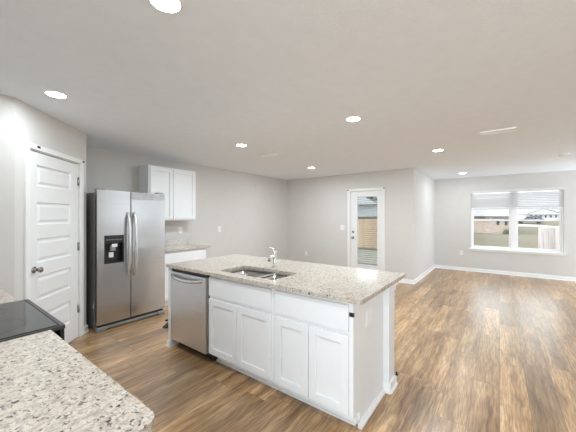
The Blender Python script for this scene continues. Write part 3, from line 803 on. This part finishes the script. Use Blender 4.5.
# ------------------------------------------------------------------ small black thing on the floor behind the island end
t = thing('door_stop', 'small black rubber door stop on the floor past the dishwasher end of the island', 'door stop', (1.985, 3.44, 0))
m = MB(); m.add([(1.94, 3.40, 0), (2.06, 3.40, 0), (2.06, 3.47, 0), (1.94, 3.47, 0), (2.02, 3.40, .045), (2.06, 3.40, .05), (2.06, 3.47, .05), (2.02, 3.47, .045)],
               [(0, 3, 2, 1), (0, 1, 5, 4), (1, 2, 6, 5), (2, 3, 7, 6), (3, 0, 4, 7), (4, 5, 6, 7)]); m.build('wedge', 'black', t, .004)
m = MB(); m.tube([(2.05, 3.435, .045), (2.02, 3.44, .075), (1.975, 3.445, .085)], [.012, .013, .012], 10); m.build('grip', 'black', t)

# ------------------------------------------------------------------ ceiling: lights, registers, detector
def can_light():
    t = thing('recessed_light', '', 'ceiling light', (0, 0, H), 'recessed ceiling lights')
    n = 32; m = MB(); prof = [(.078, 0), (.078, -.004), (.074, -.009), (.067, -.009), (.065, -.004)]
    vs = [(r * math.cos(2 * math.pi * k / n), r * math.sin(2 * math.pi * k / n), h) for r, h in prof for k in range(n)]
    m.add(vs, [(i * n + k, i * n + (k + 1) % n, (i + 1) * n + (k + 1) % n, (i + 1) * n + k) for i in range(4) for k in range(n)], True)
    m.build('trim_ring', 'plastic', t, local=True)
    m = MB(); m.lathe([(.066, -.002), (.066, -.007), (.050, -.011), (.02, -.013), (.002, -.0135)], (0, 0, 0), 'z', 32); m.build('lens', 'lamp', t, local=True)
    return t
LIGHTS = [((.724, 1.262), 'round recessed ceiling light over the near counter, cut by the top of the photo'),
          ((.732, 2.950), 'round recessed ceiling light in front of the angled pantry wall'),
          ((2.830, 2.945), 'round recessed ceiling light over the dishwasher end of the island, near the back wall'),
          ((2.764, 1.216), 'round recessed ceiling light over the seating side of the island, middle of the ceiling'),
          ((5.014, 3.135), 'round recessed ceiling light before the patio door wall, near the room corner'),
          ((4.851, .756), 'round recessed ceiling light in front of the nook wall corner'),
          ((7.768, .697), 'small far recessed ceiling light inside the nook near the window wall')]
proto = can_light()
def lamp(x, y, dim=1.0):
    l = bpy.data.lights.new('can_lamp', 'AREA'); l.shape = 'DISK'; l.size = .11; l.energy = CAN_POWER * dim; l.color = (.845, .94, 1.0)
    o = bpy.data.objects.new('can_lamp', l); COL.objects.link(o); o.location = (x, y, H - .016)
for i, ((x, y), lab) in enumerate(LIGHTS):
    if i == 0: proto.location = (x, y, H); proto['label'] = lab
    else: copy_tree(proto, (x, y, H), lab)
    lamp(x, y, (.74, .30, 1, 1, 1, 1, .43)[i])
lamp(5.2, -1.55, .25)      # unseen lamp without a fixture, added to brighten the floor on the right
def register(cx, cy, L, W, label):
    t = thing('air_register', label, 'air vent', (cx, cy, H), 'ceiling air registers')
    m = MB(); m.xf = None
    x0, x1, y0, y1 = cx - W / 2, cx + W / 2, cy - L / 2, cy + L / 2; b_ = .018
    m.box(x0, x0 + b_, y0, y1, H - .018, H - .0005); m.box(x1 - b_, x1, y0, y1, H - .018, H - .0005)
    m.box(x0 + b_, x1 - b_, y0, y0 + b_, H - .018, H - .0005); m.box(x0 + b_, x1 - b_, y1 - b_, y1, H - .018, H - .0005)
    m.build('frame', 'bright', t, .003)
    m = MB(); n = 6
    for k in range(n):
        x = x0 + b_ + (x1 - x0 - 2 * b_) * (k + .5) / n
        m.add([(x - .008, y0 + b_, H - .004), (x + .004, y0 + b_, H - .011), (x + .004, y1 - b_, H - .011), (x - .008, y1 - b_, H - .004),
               (x - .008, y0 + b_, H - .0025), (x + .004, y0 + b_, H - .0095), (x + .004, y1 - b_, H - .0095), (x - .008, y1 - b_, H - .0025)],
              [(0, 3, 2, 1), (4, 5, 6, 7), (0, 1, 5, 4), (1, 2, 6, 5), (2, 3, 7, 6), (3, 0, 4, 7)])
    m.build('louvres', 'bright', t)
register(4.180, .020, .345, .14, 'white ceiling air register out in the open room, right of the middle ceiling lights')
register(3.590, 3.045, .330, .14, 'white ceiling air register close to the back wall, between two ceiling lights')
t = thing('smoke_detector', 'round white smoke detector on the ceiling in front of the nook window', 'smoke detector', (6.33, -.835, H))
m = MB(); m.lathe([(.068, -.0005), (.068, -.012), (.060, -.026), (.040, -.036), (.003, -.038)], (6.33, -.835, H), 'z', 28); m.build('housing', 'bright', t)

# ------------------------------------------------------------------ outside
def gz(x):
    pts = [(-20, -.2), (9, -.2), (49, -1.0), (80, .5), (120, .8), (260, .9)]
    for (a, za), (b_, zb) in zip(pts, pts[1:]):
        if a <= x <= b_: return za + (zb - za) * (x - a) / (b_ - a)
    return pts[-1][1]
m = MB(); xs = [6.6, 9, 20, 35, 49, 55, 60, 65, 70, 75, 80, 100, 120, 250]; ys = [-120, -60, -20, 0, 20, 60]
vs = [(x, y, gz(x)) for x in xs for y in ys]; n = len(ys)
m.add(vs, [(i * n + j, (i + 1) * n + j, (i + 1) * n + j + 1, i * n + j + 1) for i in range(len(xs) - 1) for j in range(n - 1) if not (xs[i] < 8.9 and ys[j] < 0)])
lawn = m.build('lawn', 'grass'); struct(lawn)
struct(MB().box(6.6, 12.6, 1.7, 8.5, -.35, -.13).build('patio_slab', 'patio'))
# tan privacy fence seen through the patio door
t = thing('privacy_fence', 'tan wooden privacy fence seen through the patio door', 'fence', (15, 5.8, gz(15)))
m = MB(); y = 2.0
while y < 10.5:
    m.box(14.98, 15.0, y + .002, y + .141, gz(15) + .02, 1.34); y += .145
m.build('boards', 'fence_tan', t)
m = MB(); m.box(14.95, 15.03, 2.0, 10.5, 1.31, 1.42); m.build('cap_rail', 'bark', t)
for y in (2.05, 4.45, 6.0, 8.4, 10.4):
    m = MB(); m.box(15.0, 15.09, y - .045, y + .045, gz(15) - .05, 1.335); m.build('post', 'fence_tan', t)
# weathered fence beside the window
t = thing('picket_fence', 'weathered pale board fence at the edge of the lawn outside the window', 'fence', (14, -2.2, gz(14)))
m = MB(); y = -3.9
while y < -1.28:
    m.box(13.98, 14.0, y + .004, y + .139, gz(14) + .02, 1.015); y += .145
m.build('boards', 'fence_grey', t)
for y in (-1.31, -2.5, -3.8):
    m = MB(); m.box(14.0, 14.09, y - .045, y + .045, gz(14) - .05, 1.03); m.build('post', 'fence_grey', t)
# tree beyond the privacy fence
t = thing('olive_tree', 'dark olive tree reaching over the privacy fence', 'tree', (18, 8.9, gz(18)))
m = MB(); m.tube([(18, 8.9, gz(18)), (18, 8.8, 1.2), (18, 8.4, 2.4), (18, 7.4, 2.9), (18, 6.5, 2.45)], [.14, .11, .08, .05, .02], 10); m.build('trunk', 'bark', t)
m = MB()
rnd = random.Random(3)
for k in range(800):
    u = rnd.random(); y = 8.8 - 2.45 * u; z = 2.75 + .25 * math.sin(u * 2.6) - .42 * max(0, u - .55) / .45 + rnd.gauss(0, .08); x = 18 + rnd.gauss(0, .25)
    s = rnd.uniform(.07, .13); a = rnd.uniform(0, 6.28); e = rnd.uniform(-.8, .8)
    dx, dy, dz = s * math.cos(a) * math.cos(e), s * math.sin(a) * math.cos(e), s * math.sin(e)
    m.add([(x - dx, y - dy, z - dz), (x - dy * .35, y + dx * .35, z), (x + dx, y + dy, z + dz), (x + dy * .35, y - dx * .35, z)], [(0, 1, 2, 3)])
m.build('foliage', 'leaf', t)
t = thing('grey_house', 'grey sided neighbouring house rising over the tan privacy fence', 'house', (27, 11, gz(27)))
m = MB(); m.box(27, 36, 4, 18, gz(27) - .2, 2.6); m.build('wall', 'greysiding', t)
m = MB(); m.add([(26.5, 3.5, 2.6), (26.5, 18.5, 2.6), (31.5, 18.5, 5.4), (31.5, 3.5, 5.4), (36.5, 18.5, 2.6), (36.5, 3.5, 2.6)], [(0, 1, 2, 3), (3, 2, 4, 5), (0, 5, 4, 1), (1, 4, 2), (0, 3, 5)]); m.build('roof', 'shingle', t)
# brick house
t = thing('brick_house', 'tan brick house with a grey roof across the lawn', 'house', (49, 4, -1.0))
m = MB(); m.box(49, 58, -1.0, 14, -1.15, 1.36); m.build('wall', 'brick', t)
m = MB(); m.add([(48.5, -1.5, 1.36), (48.5, 14.5, 1.36), (58.5, 14.5, 1.36), (58.5, -1.5, 1.36), (53.5, -1.5, 4.2), (53.5, 14.5, 4.2), (48.5, -1.5, 1.50), (48.5, 14.5, 1.50), (58.5, 14.5, 1.5), (58.5, -1.5, 1.5)],
               [(0, 1, 2, 3), (6, 7, 5, 4), (7, 8, 5), (8, 9, 4, 5), (9, 6, 4), (0, 6, 7, 1), (1, 7, 8, 2), (2, 8, 9, 3), (3, 9, 6, 0)]); m.build('roof', 'shingle', t)
m = MB(); m.box(48.48, 48.52, -1.5, 14.5, 1.28, 1.42); m.build('eave_shadow', 'bark', t)  # dark strip stands in for the shadow under the eave
for y, z0, z1 in ((.18, .25, 1.0), (-.72, .2, 1.1), (5.5, .0, 1.1)):
    m = MB(); m.box(48.96, 49.0, y - .16, y + .16, z0, z1); m.build('window', 'darkwin', t)
t = thing('garden_shrub', 'dark shrub at the corner of the brick house', 'shrub', (48.3, -.75, gz(48.3)))
m = MB()
for k in range(260):
    x, y, z = 48.3 + rnd.gauss(0, .2), -.75 + rnd.gauss(0, .2), gz(48.3) + abs(rnd.gauss(.25, .22)); s = .1; a = rnd.uniform(0, 6.28)
    m.add([(x, y - s * math.cos(a), z - s * math.sin(a)), (x, y + s * .5 * math.sin(a), z), (x, y + s * math.cos(a), z + s * math.sin(a)), (x, y - s * .5, z + .04)], [(0, 1, 2, 3)])
m.build('foliage', 'leaf', t)
m = MB(); m.tube([(48.3, -.75, gz(48.3) - .02), (48.3, -.75, gz(48.3) + .3)], [.05, .03], 8); m.build('stem', 'bark', t)
# white gabled house
t = thing('white_house', 'white house with a wide front gable beyond the street', 'house', (82, -9, .5))
m = MB(); m.box(84, 92, -14, -3.5, .4, 1.9); m.build('wall', 'siding', t)
m = MB(); m.add([(82.5, -10.6, 1.9), (82.5, -5.2, 1.9), (82.5, -7.8, 3.05), (90, -10.6, 1.9), (90, -5.2, 1.9), (90, -7.8, 3.05)], [(0, 1, 2), (3, 5, 4), (0, 3, 4, 1), (1, 4, 5, 2), (2, 5, 3, 0)]); m.build('gable', 'siding', t)
m = MB()
for ya, yb in ((-10.9, -7.8), (-4.9, -7.8)):
    m.add([(82.2, ya, 1.86), (82.2, yb, 3.10), (90, yb, 3.10), (90, ya, 1.86), (82.2, ya, 1.98), (82.2, yb, 3.24), (90, yb, 3.24), (90, ya, 1.98)], [(0, 1, 2, 3), (4, 7, 6, 5), (0, 4, 5, 1), (3, 2, 6, 7), (0, 3, 7, 4), (1, 5, 6, 2)])
m.build('gable_roof', 'shingle', t)
m = MB(); m.add([(83.5, -14.5, 1.9), (83.5, -3, 1.9), (88, -3, 4.0), (88, -14.5, 4.0), (92.5, -14.5, 1.9), (92.5, -3, 1.9)], [(0, 1, 2, 3), (3, 2, 5, 4), (0, 4, 5, 1), (1, 5, 2), (0, 3, 4)]); m.build('main_roof', 'shingle', t)
for k in range(6):
    m = MB(); y = -5.7 - k * .82; m.box(83.96, 84.0, y - .17, y + .17, 1.15, 1.72); m.build('window', 'darkwin', t)
# street and mound
m = MB(); road = [(63, 12), (64.5, 0), (65, -4.5), (63, -6.5), (60, -8.4), (58.5, -12), (58, -20)]; vs = []
for x, y in road: vs += [(x - 1.6, y, gz(x - 1.6) + .03), (x + 2.6, y, gz(x + 2.6) + .03)]
m.add(vs, [(2 * i, 2 * i + 1, 2 * i + 3, 2 * i + 2) for i in range(len(road) - 1)]); struct(m.build('street', 'concrete'))
m = MB(); cx, cy = 46, -8.2; nn = 24; rings = [(3.4, 0), (2.6, .75), (1.6, 1.25), (.6, 1.45)]
vs = [(cx + r * math.cos(2 * math.pi * k / nn) * .8, cy + r * math.sin(2 * math.pi * k / nn) * 1.0, -.98 + h) for r, h in rings for k in range(nn)]
m.add(vs, [(i * nn + k, i * nn + (k + 1) % nn, (i + 1) * nn + (k + 1) % nn, (i + 1) * nn + k) for i in range(3) for k in range(nn)] + [tuple(3 * nn + k for k in range(nn))], True)
tag(m.build('soil_mound', 'soil'), 'brown mound of bare soil behind the weathered fence', 'mound')
def car(label, x, y, paint):
    z = gz(x); t = thing('car', label, 'car', (x, y, z), 'parked cars beyond the lawn')
    m = MB(lambda a, b_, c_: (x + b_, y + a, z + c_))
    prof = [(-2.0, .3), (2.0, .3), (2.05, .75), (1.2, .88), (-1.9, .95), (-2.05, .7)]
    nP = len(prof); m.add([(a, -.8, c_) for a, c_ in prof] + [(a, .8, c_) for a, c_ in prof], [tuple(range(nP)), tuple(range(nP, 2 * nP))] + [(i, (i + 1) % nP, nP + (i + 1) % nP, nP + i) for i in range(nP)]); m.build('body', paint, t)
    m = MB(lambda a, b_, c_: (x + b_, y + a, z + c_)); pr = [(-1.75, .92), (.9, .88), (.35, 1.42), (-1.3, 1.45)]
    m.add([(a, -.72, c_) for a, c_ in pr] + [(a, .72, c_) for a, c_ in pr], [(0, 1, 2, 3), (4, 7, 6, 5)] + [(i, (i + 1) % 4, 4 + (i + 1) % 4, 4 + i) for i in range(4)]); m.build('cabin', 'darkwin', t)
    for a in (-1.3, 1.3):
        for b_ in (-.72, .72):
            m = MB(); m.lathe([(.32, -.1), (.32, .1)], (x + b_, y + a, z + .33), 'x', 16); m.build('wheel', 'rubber', t)
car('dark car parked beyond the street, near the white house', 71, -4.6, 'carpaint')
car('pale car with dark glass parked beyond the street by the window mullion', 71.5, -.3, 'carpale')
